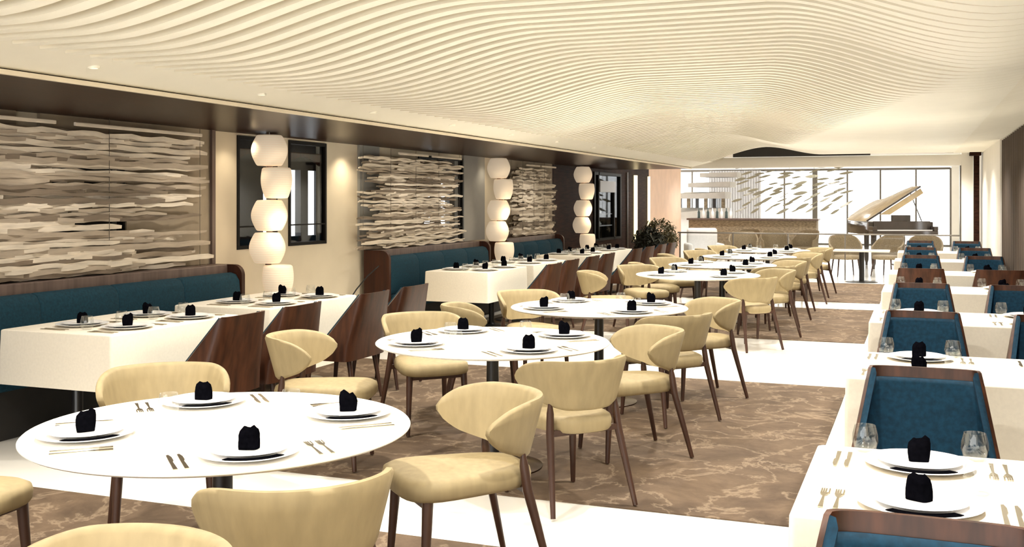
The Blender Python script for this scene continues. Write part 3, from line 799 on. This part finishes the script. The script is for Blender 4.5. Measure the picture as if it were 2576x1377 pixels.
for x, y, a, lb in ((-1.45, 23.3, 200, 'taupe woven tub chair behind the railing, left of the low white table'),
                    (-.62, 23.5, 150, 'taupe woven tub chair behind the railing, under the tail of the piano'),
                    (.12, 23.3, 180, 'taupe woven tub chair behind the railing, under the keyboard end of the piano'),
                    (-4.1, 27.2, 170, 'taupe woven tub chair by the stone counter, left of the hanging leaves'),
                    (-3.3, 26.4, 200, 'taupe woven tub chair below the hanging leaves'),
                    (-2.65, 26.9, 150, 'taupe woven tub chair below the right part of the hanging leaves'),
                    (-3.9, 25.3, 190, 'taupe woven tub chair in front of the stone counter')):
    place('tub_chair', TUB, (x, y, 0), R(a), lb, 'chair', 'woven tub chairs in the lounge')
# stone bar counter and bottles
r = empty('bar_counter', (-4.2, 29.6, 0), 0, 'long grey-brown stone bar counter in the lounge behind the dining room', 'bar counter')
ob('front', MB().box(-1.9, 1.6, 0, .6, 0, 1.05).mesh('front', M['stone'], 0), r)
ob('worktop', MB().box(-1.95, 1.65, -.06, .66, 1.05, 1.10).mesh('worktop', M['bench_wood'], 0, (.008, 2)), r)
BT = MB().lathe([(.0, 0), (.04, 0), (.042, .01), (.042, .17), (.016, .22), (.014, .29), (.0, .29)], 14, caps=False).mesh('bottle', M['bottle'])
BW = MB().lathe([(.0, 0), (.04, 0), (.042, .01), (.042, .17), (.016, .22), (.014, .29), (.0, .29)], 14, caps=False).mesh('bottle', M['china'])
for k in range(8):
    tag(ob('bottle', BW if k % 2 else BT, None, (-5.85+.13*k, 29.8, 1.10)), '%s bottle on the stone bar counter, %s from the left' % ('white' if k % 2 else 'dark', ['first', 'second', 'third', 'fourth', 'fifth', 'sixth', 'seventh', 'eighth'][k]), 'bottle', 'bottles on the bar counter')
# white armchair
ak = [('seat', rbox(-.33, .33, -.3, .34, .18, .45, .06, M['white_fabric'], 'seat'), None, []),
      ('backrest', rbox(-.36, .36, -.42, -.25, .2, .95, .07, M['white_fabric'], 'backrest'), None, []),
      ('armrest', rbox(-.43, -.31, -.4, .32, .15, .6, .05, M['white_fabric'], 'armrest'), None, []),
      ('armrest', rbox(.31, .43, -.4, .32, .15, .6, .05, M['white_fabric'], 'armrest'), None, [])]
for sx in (-1, 1):
    for sy in (-1, 1): ak.append(('leg', MB().tube([(sx*.3, sy*.27, .2), (sx*.3, sy*.27, 0)], .02, 8).mesh('leg', M['leg_wood']), None, []))
place('armchair', ak, (-4.7, 24.6, 0), R(200), 'white upholstered armchair beyond the left row of tables', 'armchair')
# shrubs in planters
def shrub(x, y, rx, z0, z1, mt, label, seed, n=420):
    rnd = random.Random(seed)
    r = empty('potted_shrub', (x, y, .007 if y < 21 else 0), 0, label, 'plant', 'potted shrubs at the edge of the lounge')
    ob('planter', MB().lathe([(.0, 0), (rx*.55, 0), (rx*.7, .42), (rx*.66, .42), (rx*.62, .36), (.0, .36)], 28, caps=False).mesh('planter', M['stone']), r)
    ob('stem', MB().tube([(0, 0, .3), (.01, 0, (z0+z1)/2)], .02, 8).mesh('stem', M['leg_wood']), r)
    b = MB()
    for k in range(n):
        d = Vector((rnd.gauss(0, 1), rnd.gauss(0, 1), rnd.gauss(0, 1))).normalized()*rnd.uniform(.5, 1)
        p = Vector((d.x*rx, d.y*rx, (z0+z1)/2+d.z*(z1-z0)/2))
        mt_ = Matrix.Translation(p) @ Matrix.Rotation(rnd.uniform(0, 6), 4, 'Z') @ Matrix.Rotation(rnd.uniform(-1, 1), 4, 'X')
        b.add([(0, -.06, 0), (.026, 0, .008), (0, .07, 0), (-.026, 0, .008)], [(0, 1, 2), (0, 2, 3)], mt_)
    ob('foliage', b.mesh('foliage', mt, 0), r)
shrub(-4.95, 20.2, .34, .45, 1.08, M['foliage'], 'dark green rounded shrub behind the last left wall table', 5, 900)
shrub(-5.55, 23.6, .45, .45, 1.2, M['olive'], 'olive shrub against the peach wall by the light strip', 6, 800)
shrub(-5.2, 22.6, .34, .45, .95, M['olive'], 'low olive shrub beside the dark rounded shrub', 8, 600)
# white stepped balconies with a band of panes
r = empty('stepped_balcony', (-5.3, 31.8, 0), 0, 'white stepped balcony tiers seen at the far end left of the sheer curtain', 'balcony')
for k, (x0, x1, z0, z1) in enumerate(((-1.95, -.1, 1.06, 1.38), (-1.55, -.05, 1.66, 1.86), (-1.15, .1, 2.0, 2.16), (-.8, .3, 2.3, 2.44))):
    t = MB().loft([[(x0, -.6, z0+.12), (x0-.0, -.6, z0), (x0+.1, .5, z0), (x0+.1, .5, z1)], [(x1, -.6, z1), (x1, -.6, z0), (x1, .5, z0), (x1, .5, z1)]])
    ob('tier', t.mesh('tier', M['tier'], 20), r)
ob('window_band', MB().box(-1.6, -.1, -.3, -.25, 1.38, 1.66).mesh('window_band', M['dark_pane'], 0), r)
for k in range(6):
    x = -1.5+k*.26
    ob('window_post', MB().box(x, x+.1, -.34, -.25, 1.38, 1.66).mesh('window_post', M['stone'] if k % 2 else M['black_metal'], 0), r)
ob('support', MB().box(-1.9, .3, -.2, .5, 0, 1.06).mesh('support', M['white_fabric'], 0), r)
# hanging mobile of leaves
rnd = random.Random(12)
r = empty('hanging_mobile', (-3.2, 28.2, 2.05), 0, 'hanging mobile of grey-white leaf shapes before the bright far windows', 'mobile')
lf = []
for k in range(9):
    t = -.5+k/8; wd = .045*math.cos(PI*t)**.8 if abs(t) < .5 else .001
    lf.append([(t*.34, -wd-.002, .02*math.sin(PI*t)), (t*.34, wd+.002, .02*math.sin(PI*t)+.01), (t*.34, wd+.002, .02*math.sin(PI*t)+.018), (t*.34, -wd-.002, .02*math.sin(PI*t)+.008)])
LEAF = MB().loft(lf).mesh('leaf', M['leaf'], 50)
for k in range(72):
    row = k//8; c = k % 8
    x = -1.25+c*.36+(row % 2)*.17+rnd.uniform(-.07, .07); z = .42-row*.14+rnd.uniform(-.05, .05)
    o = ob('leaf', LEAF, r, (x, rnd.uniform(-.5, .5), z)); o.rotation_euler = (R(rnd.uniform(15, 60)), R(-(row*2.6)+rnd.uniform(-8, 8)), R(rnd.uniform(-25, 25)))
    s = rnd.uniform(.7, 1.1); o.scale = (s, s, s)
for k in range(5):
    x = -1.2+k*.62
    ob('wire', MB().tube([(x, 0, -.8), (x, 0, .73)], .004, 6).mesh('wire', M['dark_steel']), r)

# ------------------------------------------------------------------ light
W = bpy.data.worlds.new('world'); S.world = W; W.use_nodes = True
bg = W.node_tree.nodes['Background']; bg.inputs[0].default_value = (1, .985, .96, 1); bg.inputs[1].default_value = 3.2
def spot(x, y, z, e, col=(1, .955, .87), size=140, blend=.9, rad=.05, tilt=(0, 0)):
    l = bpy.data.lights.new('downlight', 'SPOT'); l.energy = e; l.color = col; l.spot_size = R(size); l.spot_blend = blend; l.shadow_soft_size = rad  # object name also covers added spots without a fixture
    o = bpy.data.objects.new('downlight', l); COL.objects.link(o); o.location = (x, y, z); o.rotation_euler = (R(tilt[0]), R(tilt[1]), 0)
for j, y in enumerate((.6, 3.2, 5.8, 8.4, 11.0, 13.6, 16.2, 18.8, 21.2)):
    for x in (-3.5, -2.3, -1.0, .35):
        spot(x, y, zfin(x, y)-.03, 120)
for k, y in enumerate((3.0, 4.6, 6.2, 7.8, 9.4, 11, 12.6, 14.2)):
    rr_ = empty('recessed_downlight', (-4.28, y, 2.338), 0, 'small round recessed downlight in the smooth ceiling band, %s from the camera' % ORD[k], 'downlight', 'recessed downlights over the soffit edge')
    ob('bezel', dl, rr_); ob('lens', dlens, rr_)
    spot(-4.28, y, SZ-.03, 26, (1, .90, .72))
# warm washers on the left wall from the soffit
for y, e in ((8.5, 7), (10.72, 20), (14.9, 8)):
    spot(-6.08, y, SZ-.03, e, (1, .84, .60), 120, 1, .03)
for y in (4.0, 6.0, 7.6, 12.0, 13.4, 16.5):
    spot(-5.5, y, SZ-.03, 26, (1, .92, .80), 150, 1, .05)
# spots added to brighten the lounge, no fixtures there
for x in (-5, -2.5, 0):
    for y in (24.5, 29, 34):
        spot(x, y, 2.74, 110, (1, .97, .93))

S.view_settings.view_transform = 'Standard'; S.view_settings.look = 'None'
S.view_settings.exposure = 0.62; S.view_settings.gamma = 1.0; S.view_settings.use_curve_mapping = False
try:
    S.cycles.max_bounces = 8; S.cycles.diffuse_bounces = 6; S.cycles.glossy_bounces = 3; S.cycles.transparent_max_bounces = 12
    S.cycles.use_denoising = True; S.cycles.caustics_reflective = False; S.cycles.caustics_refractive = False
except Exception: pass
